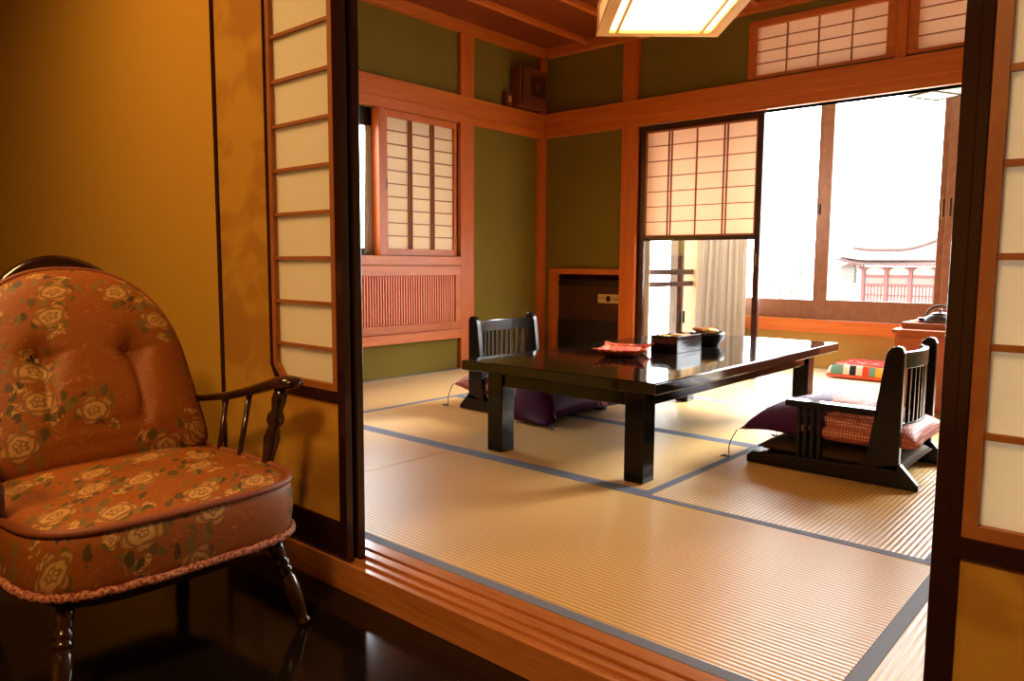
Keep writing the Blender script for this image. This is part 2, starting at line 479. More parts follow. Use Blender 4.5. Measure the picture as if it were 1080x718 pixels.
# ------------------------------------------------------------------ left wall (x = LX)
def wall_with_holes_x(name, mat, x0, x1, ya, yb, za, zb, holes):
    # thickness x0..x1, holes = (y0,y1,z0,z1)
    ys = sorted({ya, yb, *[h[0] for h in holes], *[h[1] for h in holes]})
    zs = sorted({za, zb, *[h[2] for h in holes], *[h[3] for h in holes]})
    m = MB()
    for i in range(len(ys)-1):
        for j in range(len(zs)-1):
            cy, cz = (ys[i]+ys[i+1])/2, (zs[j]+zs[j+1])/2
            if not any(h[0] < cy < h[1] and h[2] < cz < h[3] for h in holes):
                m.box(x0, x1, ys[i], ys[i+1], zs[j], zs[j+1])
    return struct(m.build(name, mat, weld=True))
def wall_with_holes_y(name, mat, y0, y1, xa, xb, za, zb, holes):
    xs = sorted({xa, xb, *[h[0] for h in holes], *[h[1] for h in holes]})
    zs = sorted({za, zb, *[h[2] for h in holes], *[h[3] for h in holes]})
    m = MB()
    for i in range(len(xs)-1):
        for j in range(len(zs)-1):
            cx, cz = (xs[i]+xs[i+1])/2, (zs[j]+zs[j+1])/2
            if not any(h[0] < cx < h[1] and h[2] < cz < h[3] for h in holes):
                m.box(xs[i], xs[i+1], y0, y1, zs[j], zs[j+1])
    return struct(m.build(name, mat, weld=True))

wall_with_holes_x('wall_left', 'green', LX-.12, LX, -.02, WY+.12, -.12, CZ+.05, [(1.0, 2.66, .83, 1.80)])
sbox('trim_2', 'wood_z', [(LX-.02, LX+.03, 2.66, 2.80, 0, 1.80), (LX-.02, LX+.03, 2.66, 2.80, 1.985, 2.43)], bevel=.003)     # pillar
sbox('trim_3', 'wood_z', LX-.02, LX+.035, WY-.085, WY+.03, 0, 2.43, bevel=.003)                                               # corner post
sbox('trim_4', 'wood_y', [(LX-.01, LX+.045, 0.0, WY-.05, 1.86, 1.985), (LX-.01, LX+.03, 0.0, WY-.05, 1.795, 1.86)], bevel=.003)  # rail above the window
sbox('trim_5', 'wood_y', [(LX-.01, LX+.06, 0, WY, 2.43, CZ)], bevel=.003)
sbox('trim_6', 'wood_y', [(LX-.12, LX+.03, .9, 2.66, .765, .83)], bevel=.003)   # window ledge
# window: outer sash with glass, its post, sliding paper screen
wn = holder('window_1')
MB().box(LX-.11, LX-.075, 1.0, 1.05, .83, 1.80).box(LX-.11, LX-.075, 1.9, 1.95, .83, 1.80).box(LX-.11, LX-.075, 1.0, 2.66, .83, .88).box(LX-.11, LX-.075, 1.0, 2.66, 1.68, 1.80).build('window_frame', 'dark_metal', wn, .002)
MB().box(LX-.095, LX-.091, 1.05, 1.9, .88, 1.68).build('pane', 'glass', wn)
sbox('trim_7', 'wood_z', LX-.06, LX+.02, 1.915, 1.972, .83, 1.795, bevel=.003)
def lattice_screen_x(parent):
    y0, y1, z0, z1 = 1.975, 2.655, .832, 1.794
    m = MB(); x0, x1 = LX-.035, LX-.005
    m.box(x0, x1, y0, y0+.03, z0, z1).box(x0, x1, y1-.03, y1, z0, z1).box(x0, x1-.001, y0+.03, y1-.03, z0, z0+.045).box(x0, x1-.001, y0+.03, y1-.03, z1-.045, z1)
    m.build('screen_frame', 'wood', parent, .002)
    MB().box(LX-.026, LX-.024, y0+.03, y1-.03, z0+.045, z1-.045).build('paper', 'paper_thick', parent)
    m = MB(); H = z1-z0-.09; Wd = y1-y0-.06
    for k in range(1, 10):
        z = z0+.045+H*k/10; m.box(LX-.022, LX-.008, y0+.03, y1-.03, z-.003, z+.003)
    for k in (1, 2):
        for d in (-.011, .011):
            y = y0+.03+Wd*k/3+d; m.box(LX-.0225, LX-.0065, y-.0038, y+.0038, z0+.045, z1-.045)
    m.build('lattice', 'kumiko', parent)
    MB().box(LX-.006, LX+.002, y0+.004, y0+.02, 1.27, 1.34).build('pull', 'iron', parent, .002)
dn = holder('door_1')
lattice_screen_x(dn)
# curtain in the gap of the small window
def curtain(name, label, P0, P1, z0, z1, amp, nf, mat, gather=None, spread0=0.0):
    P0, P1 = Vector(P0), Vector(P1); d = (P1-P0); nrm = Vector((-d.y, d.x, 0)).normalized()
    def fn(th):
        def g(u, v):
            sft = (1-v)**1.5*spread0
            p = P0+d*(u*(1+sft)-sft*.9)
            return (*(p+nrm*(amp*(math.sin(u*nf*2*PI)+.35*math.sin(u*nf*4.7*PI+1+v*1.3))*(0.7+.3*(1-v))+th))[:2], z0+(z1-z0)*v)
        return g
    m = MB().grid(fn(0), nf*12, 14)
    o = m.build(name, mat, smooth=True)
    sm = o.modifiers.new('Thick', 'SOLIDIFY'); sm.thickness = .003
    return tag(o, label, 'curtain')
curtain('curtain', 'small grey curtain hanging in the gap of the left wall window', (LX-.062, 1.868, 0), (LX-.062, 1.912, 0), .835, 1.68, .006, 2, 'curtain', spread0=.5)

# slatted grille under the small window
g = thing('slatted_grille', 'reddish wooden slatted grille panel below the small paper window', 'grille', (LX, 1.6, .235))
y0, y1 = -.9, 1.06-.005
MB().box(0, .035, y0, y1, .46, .527).box(0, .035, y0, y1, .065, .12).box(0, .035, y1-.055, y1, .12, .46).box(0, .035, y0, y0+.05, .12, .46).build('grille_frame', 'wood_y', g, .002)
m = MB(); y = y0+.06
while y < y1-.06:
    m.box(.008, .026, y, y+.0105, .12, .46); y += .0225
m.build('slats', 'redwood', g)
MB().box(.001, .004, y0+.05, y1-.055, .12, .46).build('back_panel', 'speaker', g)
MB().box(0, .075, y0, y1, .0, .065).build('ledge', 'wood_y', g, .003)

# wall box in the far corner above the rail
sp = thing('wall_speaker', 'dark brown speaker box high in the far left corner', 'speaker', (LX, 3.30, 2.0))
MB().box(.004, .11, -.075, .255, .0, .30).build('cabinet_box', 'speaker', sp, .006)
MB().box(.11, .118, .045, .225, .085, .245).build('front_grille', 'heater', sp, .003)
MB().lathe([(0, .03), (.006, .03), (.008, .022)], (.118, .135, .165), (.126, .135, .165)).build('dial', 'speaker', sp, smooth=True)
MB().box(.02, .116, -.06, -.05, .03, .28).build('side_slot', 'heater_black', sp)
bx = thing('wall_socket_box', 'small pale box on the wall left of the corner speaker', 'socket', (LX, 3.17, 1.986))
MB().box(.004, .05, -.035, .035, .003, .11).build('housing', 'speaker', bx, .004)
MB().box(.05, .054, -.018, .018, .03, .08).build('face_plate', 'cream', bx, .002)

# ------------------------------------------------------------------ window wall (y = WY)
holes = [(-2.66, .80, -.2, 1.80), (-1.785, -.945, 2.005, 2.36), (-.815, .25, 2.005, 2.36), (-3.49, -2.795, -.2, .70)]
wall_with_holes_y('wall_back', 'green', WY, WY+.10, LX, RX+.1, -.12, CZ+.05, holes)
sbox('trim_8', 'wood_z', [(-2.795, -2.66, WY-.03, WY+.10, 0, 1.80), (-2.795, -2.66, WY-.03, WY+.02, 1.99, 2.43)], bevel=.003)      # main pillar
sbox('trim_9', 'wood_x', [(LX+.03, RX, WY-.045, WY+.02, 1.865, 1.99), (LX+.03, RX, WY-.03, WY+.1, 1.80, 1.865)], bevel=.003)         # lintel
sbox('trim_10', 'wood_x', [(LX, RX, WY-.06, WY+.02, 2.43, CZ)], bevel=.003)
sbox('trim_11', 'wood_x', [(-3.49, -2.795, WY-.02, WY+.05, .70, .745), (-3.49, -3.435, WY-.02, WY+.05, 0, .70)], bevel=.003)           # niche frame
# niche body
sbox('wall_niche', 'board', [(-3.5, -2.76, WY+.28, WY+.30, -.06, .74), (-3.52, -3.49, WY+.05, WY+.28, -.06, .74), (-2.79, -2.76, WY+.10, WY+.28, -.06, .74), (-3.49, -2.79, WY+.1, WY+.28, .705, .74), (-3.49, -2.79, WY+.02, WY+.28, -.06, -.002)])
# transom screens
def transom(name, x0, x1, z0, z1, nx, nz):
    w = holder(name)
    yf, yb = WY-.02, WY+.05
    MB().box(x0-.05, x0, yf, yb, z0-.02, z1+.04).box(x1, x1+.05, yf, yb, z0-.02, z1+.04).box(x0, x1, yf, yb, z0-.02, z0).box(x0, x1, yf, yb, z1, z1+.04).build('window_frame', 'wood_x', w, .002)
    MB().box(x0, x1, WY+.006, WY+.008, z0, z1).build('paper', 'paper', w)
    m = MB()
    for k in range(1, nx): x = x0+(x1-x0)*k/nx; m.box(x-.0035, x+.0035, WY-.006, WY+.004, z0, z1)
    for k in range(1, nz): z = z0+(z1-z0)*k/nz; m.box(x0, x1, WY-.0055, WY+.0045, z-.0025, z+.0025)
    m.build('lattice', 'kumiko', w)
transom('window_2', -1.77, -.965, 2.025, 2.335, 4, 4)
transom('window_3', -.80, .20, 2.025, 2.335, 4, 4)
sbox('trim_12', 'wood_z', -.965+.051, -.80-.051, WY-.025, WY+.03, 1.99, 2.43, bevel=.003)

# snow-viewing paper screen (paper above, glass below)
ys = holder('door_2')
x0, x1 = -2.658, -1.705; yf, yb = WY+.012, WY+.045
MB().box(x0, x0+.048, yf, yb, .002, 1.797).box(x1-.042, x1, yf, yb, .002, 1.797).box(x0+.048, x1-.042, yf+.002, yb-.002, 1.757, 1.797).box(x0+.048, x1-.042, yf+.002, yb-.002, .955, .985).box(x0+.048, x1-.042, yf+.002, yb-.002, .002, .13).build('screen_frame', 'shoji_dark', ys, .002)
a0, a1, b0, b1 = x0+.048, x1-.042, .985, 1.757
MB().box(a0, a1, WY+.030, WY+.032, b0, b1).build('paper', 'paper', ys)
m = MB()
for k in range(1, 7):
    z = b0+(b1-b0)*k/7; m.box(a0, a1, WY+.017, WY+.028, z-.0028, z+.0028)
for f, dbl in ((.235, 1), (.48, 0), (.735, 1)):
    x = a0+(a1-a0)*f
    for d in ((-.012, .012) if dbl else (0,)):
        m.box(x+d-.0042, x+d+.0042, WY+.0165, WY+.0285, b0, b1)
m.box(a0, a1, WY+.016, WY+.028, b0, b0+.012).box(a0, a1, WY+.016, WY+.028, b1-.012, b1).box(a0, a0+.01, WY+.016, WY+.028, b0, b1).box(a1-.01, a1, WY+.016, WY+.028, b0, b1)
m.build('lattice', 'kumiko', ys)
MB().box(a0, a1, WY+.026, WY+.030, .13, .955).build('pane', 'glass', ys)
MB().box(x1-.03, x1-.018, yf-.004, yf+.004, .78, .86).build('pull', 'brass', ys, .002)

# appliance in the niche
h = thing('fan_heater', 'dark brown boxy heater with pale control strip, inside the niche', 'heater', (-3.13, WY+.195, 0))
MB().box(-.325, .325, -.15, .07, .02, .655).build('body', 'heater', h, .008)
MB().box(-.325, .325, -.156, -.15, .03, .33).build('lower_front', 'heater_black', h, .003)
MB().box(-.325, .325, -.158, -.15, .60, .645).build('top_band', 'heater_black', h, .003)
cp = MB().box(.10, .318, -.166, -.15, .475, .545).build('control_strip', 'cream', h, .003)
MB().lathe([(0, .024), (.014, .022), (.016, .018)], (.2, -.166, .51), (.2, -.182, .51)).build('knob', 'heater_black', cp, smooth=True)
m = MB()
for k in range(4): m.box(.115+k*.014, .123+k*.014, -.1675, -.165, .512, .52)
m.build('marks', 'heater', cp); m = MB()
for k in range(4): m.box(.245+k*.016, .255+k*.016, -.1675, -.165, .500, .512)
m.build('marks', 'heater', cp)

# ------------------------------------------------------------------ window bay
BWT = 2.30
wall_with_holes_y('wall_bay', 'green_bounce', BY, BY+.12, -2.72, RX+.1, -.12, BWT+.2, [(-2.46, .82, .375, 2.12)])
wall_with_holes_x('wall_bay_left', 'beige_wall', -2.72, -2.605, WY+.10, BY+.12, -.12, BWT+.2, [(3.752, 4.50, .12, 2.05)])
wall_with_holes_x('wall_bay_right', 'green', RX, RX+.12, WY+.10, BY+.12, -.12, BWT+.2, [(3.85, 4.45, .4, 2.1)])
w7 = holder('unseen_window_7')  # unseen end window, added to bring in light from the right
MB().box(RX+.05, RX+.08, 3.85, 3.9, .4, 2.1).box(RX+.05, RX+.08, 4.40, 4.45, .4, 2.1).box(RX+.051, RX+.079, 3.9, 4.4, .4, .47).box(RX+.051, RX+.079, 3.9, 4.4, 2.03, 2.1).build('sash', 'sash', w7, .003)
MB().box(RX+.062, RX+.066, 3.9, 4.4, .47, 2.03).build('pane', 'glass', w7)
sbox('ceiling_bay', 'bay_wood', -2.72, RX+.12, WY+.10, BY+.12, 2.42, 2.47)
sbox('trim_13', 'wood_x', -2.46, RX, BY-.045, BY+.02, .275, .372, bevel=.003)          # sill board
w4 = holder('window_4')
sy0, sy1 = BY+.0, BY+.035
m = MB()
m.box(-2.41, -1.655, sy0+.002, sy1, .375, .52).box(-2.41, -1.655, sy0+.002, sy1, 2.05, 2.12).box(-2.46, -2.41, sy0, sy1, .375, 2.12).box(-1.655, -1.60, sy0, sy1, .375, 2.12)
m.build('sash_left', 'sash', w4, .003)
m = MB(); q0, q1 = BY-.03, BY+.0
m.box(-1.54, -.825, q0+.002, q1-.001, .375, .525).box(-1.54, -.825, q0+.002, q1-.001, 2.05, 2.12).box(-1.612, -1.54, q0, q1-.001, .375, 2.12).box(-.825, -.72, q0, q1-.001, .375, 2.12)
m.build('sash_right', 'sash', w4, .003)
MB().box(-2.41, -1.655, BY+.015, BY+.019, .52, 2.05).build('pane', 'glass', w4)
MB().box(-1.54, -.825, BY-.017, BY-.013, .525, 2.05).build('pane', 'glass', w4)
MB().box(-1.632, -1.614, BY-.036, BY-.001, 1.16, 1.24).build('latch', 'dark_metal', w4, .003)
sbox('trim_18', 'beige_wall', -2.605, -2.46, BY-.008, BY-.0005, 0.0, 2.42)
w5 = holder('window_5')
m = MB(); m.box(-.70, .74, BY-.066, BY-.034, .375, .52).box(-.70, .74, BY-.066, BY-.034, 2.05, 2.12).box(-.775, -.70, BY-.068, BY-.034, .375, 2.12).box(.74, .80, BY-.068, BY-.034, .375, 2.12)
m.build('sash', 'sash', w5, .003)
MB().box(-.70, .74, BY-.053, BY-.049, .52, 2.05).build('pane', 'glass', w5)
for (xx, yy) in ((-.795, BY-.03), (-.745, BY-.068)):
    p = MB().box(xx-.011, xx+.011, yy-.003, yy+.002, 1.10, 1.25).build('pull', 'brass', w5, .004)
    MB().box(xx-.006, xx+.006, yy-.004, yy-.002, 1.115, 1.235).build('recess', 'dark_metal', p, .002)
# end window of the bay
w6 = holder('window_6')
m = MB(); xa, xb = -2.665, -2.63
m.box(xa, xb, 3.752, 3.775, .12, 2.05).box(xa, xb, 4.285, 4.318, .12, 2.05)
for c0, c1 in ((3.775, 4.285), (4.318, 4.50)):
    for d0, d1 in ((.12, .2), (1.98, 2.05), (.70, .742), (.605, .645)): m.box(xa+.001, xb-.001, c0, c1, d0, d1)
m.build('sash', 'shoji_dark', w6, .002)
MB().box(xa+.014, xa+.018, 3.775, 4.50, .2, 1.98).build('pane', 'glass', w6)
MB().box(xb, xb+.012, 4.255, 4.277, .30, .40).box(xb, xb+.012, 4.326, 4.348, .30, .40).build('pull', 'dark_metal', w6, .003)
curtain('curtain', 'long off-white pleated curtain seen through the lower glass of the paper screen', (-2.50, BY-.13, 0), (-2.14, BY-.11, 0), .01, 2.2, .018, 7, 'curtain', spread0=.22)
# lamp hanging in the bay
bl = thing('pendant_lamp', 'square white paper lamp at the top right of the bright window', 'lamp', (-.80, 4.114, 1.84), math.radians(-28))
MB().box(-.086, .086, -.126, .126, .006, .12).build('shade', 'bay_lamp', bl, .008)
m = MB()
for a, b in (((-.09, -.13), (.09, -.13)), ((.09, -.13), (.09, .13)), ((.09, .13), (-.09, .13)), ((-.09, .13), (-.09, -.13))):
    m.tube([(*a, .006), (*b, .006)], .006, 6)
m.build('rim', 'dark_metal', bl)
MB().tube([(0, 0, .12), (0, 0, .58)], .005, 8).build('hanging_cord', 'cord', bl)

# patchwork cushion on the bay floor
def pillow(mb, w, d, t, z0=0, n=22, pinch=.12, p=2.6, bend=None, flat_bottom=.35):
    def fn(sign):
        def g(u, v):
            x, y = 2*u-1, 2*v-1
            h = (max(0, 1-abs(x)**p)*max(0, 1-abs(y)**p))**.5
            cx = x*w/2*(1-pinch*(1-y*y)*abs(x)**2*.5); cy = y*d/2*(1-pinch*(1-x*x)*abs(y)**2*.5)
            z = z0+t*flat_bottom+(t*(1-flat_bottom)*h if sign > 0 else -t*flat_bottom*h)
            if bend: cx, cy, z = bend(cx, cy, z)
            return (cx, cy, z)
        return g
    mb.grid(fn(1), n, n); mb.grid(fn(-1), n, n, True)
    return mb
pc = thing('floor_cushion', 'colourful patchwork cushion with red top lying by the window', 'cushion', (-1.10, 4.30, 0))
pillow(MB(), .56, .38, .115, p=8, pinch=.05, n=40).build('cover', 'patch', pc, smooth=True, weld=True)
m = MB(); m.tube([(-.272, -.182, .02), (.272, -.182, .02), (.272, .182, .02), (-.272, .182, .02)], .012, 8, closed=True)
m.build('piping', 'orange_cord', pc, smooth=True)

# ------------------------------------------------------------------ right wall, ceiling, partition
sbox('wall_right', 'green', RX, RX+.12, -.02, WY+.1, -.12, CZ+.05)
sbox('ceiling', 'board', LX-.12, RX+.12, -.02, WY+.1, CZ, CZ+.05)
m = MB(); x = -3.12
while x < RX:
    m.box(x-.018, x+.018, 0, WY, CZ-.035, CZ); x += .455
struct(m.build('trim_14', 'wood_y', bevel=.003))
sbox('wall_front', 'gold_plain', [(-1.782, 3.2, -.13, -.02, 1.87, CZ)])
sbox('trim_15', 'sill_wood', [(-1.80, 3.2, -.147, -.0, 1.805, 1.87)], bevel=.002)
# front room shell
sbox('wall_west', 'gold_plain', -5.1, -5.0, -4.2, .0, FZ-.05, CZ)
sbox('wall_east', 'gold_plain', 3.2, 3.3, -4.2, .0, FZ-.05, CZ)
sbox('wall_south', 'gold_plain', -5.0, 3.2, -4.3, -4.2, FZ-.05, CZ)
sbox('ceiling_front', 'board', -5.1, 3.3, -4.3, -.0, CZ, CZ+.05)

# ------------------------------------------------------------------ sliding doors between the rooms
def fusuma(name, x0, x1, yc, inset=None, style_w=.03, right_w=None, left_w=None, gold='gold', z_rung=.55):
    t = holder(name)
    a, b = yc-.0115, yc+.0115
    lw = left_w or style_w; rw = right_w or style_w
    z0, z1 = -.005, 1.815
    m = MB().box(x0, x0+lw, a, b, z0, z1).box(x1-rw, x1, a, b, z0, z1).box(x0+lw, x1-rw, a, b, z0, .10).box(x0+lw, x1-rw, a, b, 1.785, z1)
    if inset:
        i0, i1, j0, j1, ch, chr_ = inset
        zb = j0-.03
        m.box(i0-.016, i0-.0, a-.002, b+.002, j0+ch, j1+.02)
        # bottom rail with the cut corner(s)
        L, R_ = i0-.016, i1+.016
        outer = [(L, j0+ch), (L+ (ch if ch else 0), zb+.0)] if ch else [(L, zb)]
        outer += ([(R_-chr_, zb), (R_, j0+chr_)] if chr_ else [(R_, zb)])
        inner = [(i1, j0+chr_)] + ([(i1-chr_, j0)] if chr_ else [(i1, j0)]) + ([(i0+ch, j0)] if ch else []) + [(i0, j0+ch)]
        m.prism(outer+inner, a-.002, b+.002, 'y')
    m.build('door_frame', 'lacquer_red', t, .002)
    holes_ = []
    pm = MB()
    pa, pb = yc-.007, yc+.007
    if inset:
        xl, xr = x0+lw, x1-rw
        if i0-.016 > xl+.002: pm.box(xl, i0-.01, pa, pb, .10, 1.785)
        if i1+.016 < xr-.002: pm.box(i1+.01, xr, pa, pb, .10, 1.785)
        pm.box(max(xl, i0-.01) if i0-.016 > xl else xl, min(xr, i1+.01), pa, pb, .10, j0-.01)
        pm.box(max(xl, i0-.01), min(xr, i1+.01), pa, pb, j1+.01, 1.785)
        if ch: pm.prism([(i0-.01, j0-.012), (i0+ch-.004, j0-.012), (i0-.01, j0+ch-.004)], pa, pb, 'y')
    else:
        pm.box(x0+lw, x1-rw, pa, pb, .10, 1.785)
    pm.build('paper_panel', gold, t)
    if inset:
        f = .018
        ring = [(i0, j0+ch)] + [(i0+ch, j0)] * bool(ch) + ([(i1-chr_, j0), (i1, j0+chr_)] if chr_ else [(i1, j0)]) + [(i1, j1), (i0, j1)]
        c2 = ch*.75; d2 = chr_*.75
        rin = [(i0+f, j0+f+c2)] + [(i0+f+c2, j0+f)] * bool(ch) + ([(i1-f-d2, j0+f), (i1-f, j0+f+d2)] if chr_ else [(i1-f, j0+f)]) + [(i1-f, j1-f), (i0+f, j1-f)]
        if not ch: ring[0] = (i0, j0); rin[0] = (i0+f, j0+f)
        mm = MB(); n = len(ring)
        for i in range(n):
            mm.prism([ring[i], ring[(i+1) % n], rin[(i+1) % n], rin[i]], yc-.012, yc+.012, 'y')
        mm.build('screen_frame', 'kumiko', t)
        MB().prism(rin, yc+.001, yc+.003, 'y').build('screen_paper', 'paper_front', t)
        mm = MB(); z = z_rung
        while z < j1-.03:
            if z > j0+.03: mm.box(i0+f*.6, i1-f*.6, yc-.009, yc+.000, z-.0045, z+.0045)
            z += .1188
        mm.build('screen_bars', 'kumiko', t)
    return t
fusuma('door_3', -1.80, -1.162, -.125, inset=(-1.493, -1.192, .447, 1.69, .045, 0), right_w=.03, left_w=.02, z_rung=.5545)
fusuma('door_4', -1.78, -1.157, -.091, inset=(-1.493, -1.187, .447, 1.69, .045, 0), right_w=.03, left_w=.02, z_rung=.5545)
fusuma('door_5', .1885, 1.02, -.125, inset=(.2235, .74, .415, 1.69, 0, .045), left_w=.035, right_w=.03, z_rung=.5555)
sbox('wall_partition', 'gold_plain', -5.0, -1.782, -.108, -.06, -.002, CZ)
sbox('trim_16', 'gold_plain', -1.845, -1.800, -.118, -.108, 0, 1.80, bevel=.004)
fusuma('door_6', 1.0, 2.0, -.125); fusuma('door_7', 1.9, 3.19, -.091)

# ------------------------------------------------------------------ low table
tb = thing('low_table', 'long low black lacquered table with polished mirror-like top', 'table', (-1.385, 1.93, 0))
tx0, tx1, ty0, ty1 = -.475, .475, -.95, .95
MB().box(tx0, tx1, ty0, ty1, .326, .37).build('tabletop', 'black_top', tb, .006, seg=3)
lx0, lx1, ly0, ly1 = -.325, .43, -.945, .72
lw = .08
for (a, b) in ((lx0, ly0), (lx1-lw, ly0), (lx0, ly1-lw), (lx1-lw, ly1-lw)):
    MB().box(a, a+lw, b, b+lw, 0, .326).build('leg', 'black', tb, .004)
MB().box(lx0+lw, lx1-lw, ly0+.012, ly0+.04, .275, .326).build('apron', 'black', tb, .003)
MB().box(lx0+lw, lx1-lw, ly1-.04, ly1-.012, .275, .326).build('apron', 'black', tb, .003)
MB().box(lx1-.04, lx1-.012, ly0+lw, ly1-lw, .275, .326).build('apron', 'black', tb, .003)
MB().box(lx0+.012, lx0+.04, ly0+lw, ly1-lw, .275, .326).build('apron', 'black', tb, .003)

# things on the table
po = thing('cloth_tray', 'red orange patterned cloth tray with pinched corners on the table', 'tray', (-1.455, 1.625, .3705), .42)
def tray_fn(u, v):
    x, y = 2*u-1, 2*v-1
    e = max(abs(x), abs(y)); c = abs(x*y)**3
    lift = .03*max(0, (e-.72)/.28)**.8+.012*c
    return (x*(.105+.014*c), y*(.145+.014*c), .004+lift*.8)
m = MB().grid(tray_fn, 20, 20); o = m.build('cloth', 'pouch', po, smooth=True)
sd = o.modifiers.new('Thick', 'SOLIDIFY'); sd.thickness = .006; sd.offset = 1
MB().box(-.07, .07, -.1, .1, .010, .028).build('folded_towel', 'pouch', po, .008)
tx = thing('tea_box', 'black lacquer box with a small slot, in the middle of the table', 'box', (-1.362, 1.94, .3705), .0)
# box walls
bw, bd, bh = .07, .12, .078
m = MB(); th = .008
m.box(-bw, bw, -bd, -bd+th, 0, bh).box(-bw, bw, bd-th, bd, 0, bh).box(-bw, -bw+th, -bd+th, bd-th, 0, bh).box(bw-th, bw, -bd+th, bd-th, 0, bh).box(-bw+th, bw-th, -bd+th, bd-th, 0, .01)
m.build('box_body', 'black_top', tx, .002)
MB().box(bw, bw+.001, -.06, .05, .014, .019).build('slot', 'heater_black', tx)
def packet(name, label, loc, rz, mat, sx=.027, sy=.019, sz=.011, tilt=0):
    def g(sg):
        def f(u, v):
            x, y = 2*u-1, 2*v-1
            h = (max(0, 1-abs(x)**4)*max(0, 1-y*y))**.5
            return (x*sx, y*sy*(1+.15*abs(x)**6), sg*sz*h)
        return f
    m = MB().grid(g(1), 10, 8).grid(g(-1), 10, 8, True)
    o = m.build(name, mat, smooth=True, weld=True)
    o.location = loc; o.rotation_euler = (tilt, .1, rz)
    return tag(o, label, 'snack packet', 'packets in the tea box')
packet('tea_packet', 'yellow wrapped packet at the front of the black box', (-1.38, 1.865, .440), .8, 'foil_yellow', tilt=.25)
packet('tea_packet', 'cream wrapped packet in the middle of the black box', (-1.345, 1.93, .442), .2, 'foil_cream', .04)
packet('tea_packet', 'brown packet lying at the back of the black box', (-1.345, 2.0, .440), 1.2, 'rice_cracker')
packet('tea_packet', 'dark packet lying along the left side of the black box', (-1.39, 1.96, .438), 1.5, 'speaker')
mm = MB().box(-.055, .055, -.105, .105, .0, .045); o = mm.build('packet_stack', 'foil_cream'); o.location = (-1.362, 1.94, .381); o.data.materials[0] = M['speaker']
tag(o, 'flat dark packets filling the bottom of the black box', 'snack packet')
bo = thing('snack_bowl', 'round dark wooden bowl of snacks behind the black box', 'bowl', (-1.365, 2.26, .3705))
MB().lathe([(0, .055), (.006, .062), (.03, .082), (.055, .088), (.07, .086), (.0705, .079), (.055, .08), (.03, .072), (.014, .04), (.012, .001)], seg=32).build('bowl_body', 'black_wood', bo, smooth=True)
for k, (a, b, c, mt, lb) in enumerate([(-.03, -.02, .3, 'rice_cracker', 'brown rice cracker on the near left of the snack bowl'), (.03, -.025, 1.2, 'foil_yellow', 'yellow wrapped snack on the near right of the snack bowl'), (.0, .03, 2.1, 'rice_cracker', 'brown rice cracker at the back of the snack bowl')]):
    p = packet('snack', lb, (-1.365+a, 2.26+b, .450), c, mt, .036, .026, .012); p['group'] = 'snacks in the bowl'; p['category'] = 'snack'
for k, (a, b) in enumerate([(-.0, -.0)]):
    o = MB().lathe([(0, .045), (.03, .066), (.034, .05), (.036, .001)], seg=20).build('snack_heap', 'rice_cracker', smooth=True); o.location = (-1.365, 2.26, .3875)
    tag(o, 'heap of small brown snacks filling the dark bowl', 'snack'); o['kind'] = 'stuff'

# ------------------------------------------------------------------ floor chairs
def floor_chair(label, loc, rz, plate, arms):
    # +x is forward; origin on the floor at the rear tip, midway between the sides
    t = thing('floor_chair', label, 'floor chair', loc, rz, 'black legless floor chairs')
    hw, th = .25, .034
    def wig(sd): return (-hw, -hw+th) if sd < 0 else (hw-th, hw)
    for sd in (-1, 1):
        a, b = wig(sd)
        MB().prism([(0, 0), (0, .018), (.065, .088), (.18, .062), (.52, .05), (.60, .046), (.622, .025), (.62, 0)], a, b, 'y').build('runner', 'black_wood', t, .004)
        top = [(.128, .46), (.122, .482), (.108, .497), (.09, .503), (.074, .498), (.066, .48)]
        MB().prism([(.066, .06), (.178, .06)]+top, a+.002*(sd > 0), b-.002*(sd < 0), 'y').build('back_post', 'black_wood', t, .004)
        if sd not in arms: continue
        e0, e1 = (a-.012, b+.016) if sd < 0 else (a-.016, b+.012)
        MB().prism([(e0, .247), (e1, .247), (e1, .272), (e0, .272)], .145, .47, 'x').build('armrest', 'black', t, .004)
        for k in range(4):
            MB().box(.338+k*.026, .351+k*.026, a+.006, b-.006, .048, .249).build('arm_slat', 'black_wood', t, .002)
    # curved back: rails bow backwards
    yi = hw-th
    def bow(y): return .112-.045*(1-(y/yi)**2)
    def rail(z0, z1, tk):
        m = MB(); n = 16
        rows = []
        for i in range(n+1):
            y = -yi+2*yi*i/n; x = bow(y)
            rows.append([m.bm.verts.new(p) for p in ((x-tk/2, y, z0), (x+tk/2, y, z0), (x+tk/2, y, z1), (x-tk/2, y, z1))])
        for A, B in zip(rows, rows[1:]):
            for k in range(4): m.bm.faces.new((A[k], A[(k+1) % 4], B[(k+1) % 4], B[k]))
        m.bm.faces.new(rows[0]); m.bm.faces.new(rows[-1][::-1])
        return m
    rail(.415, .475, .02).build('top_rail', 'black_wood', t, .003)
    lr = rail(.17, .215, .02).build('lower_rail', 'black_wood', t, .003)
    if plate:
        MB().box(bow(-.02)-.0125, bow(-.02)-.0095, -.04, 0.0, .188, .194).build('maker_mark', 'white', lr)
    for k in range(11):
        y = -yi+2*yi*(k+.75)/11.5
        x = bow(y)
        MB().box(x-.006, x+.006, y-.0065, y+.0065, .21, .42).build('back_slat', 'black_wood', t, .0015)
    MB().box(.10, .60, -yi, yi, .03, .046).build('seat_board', 'black_wood', t, .002)
    return t
rloc = (-.2, 1.80, 0); lloc = (-2.455, 1.81, 0)
floor_chair('black slatted floor chair on the near right side of the table, seen from behind', rloc, PI, True, (1,))
floor_chair('black slatted floor chair on the far left side of the table', lloc, 0, False, ())
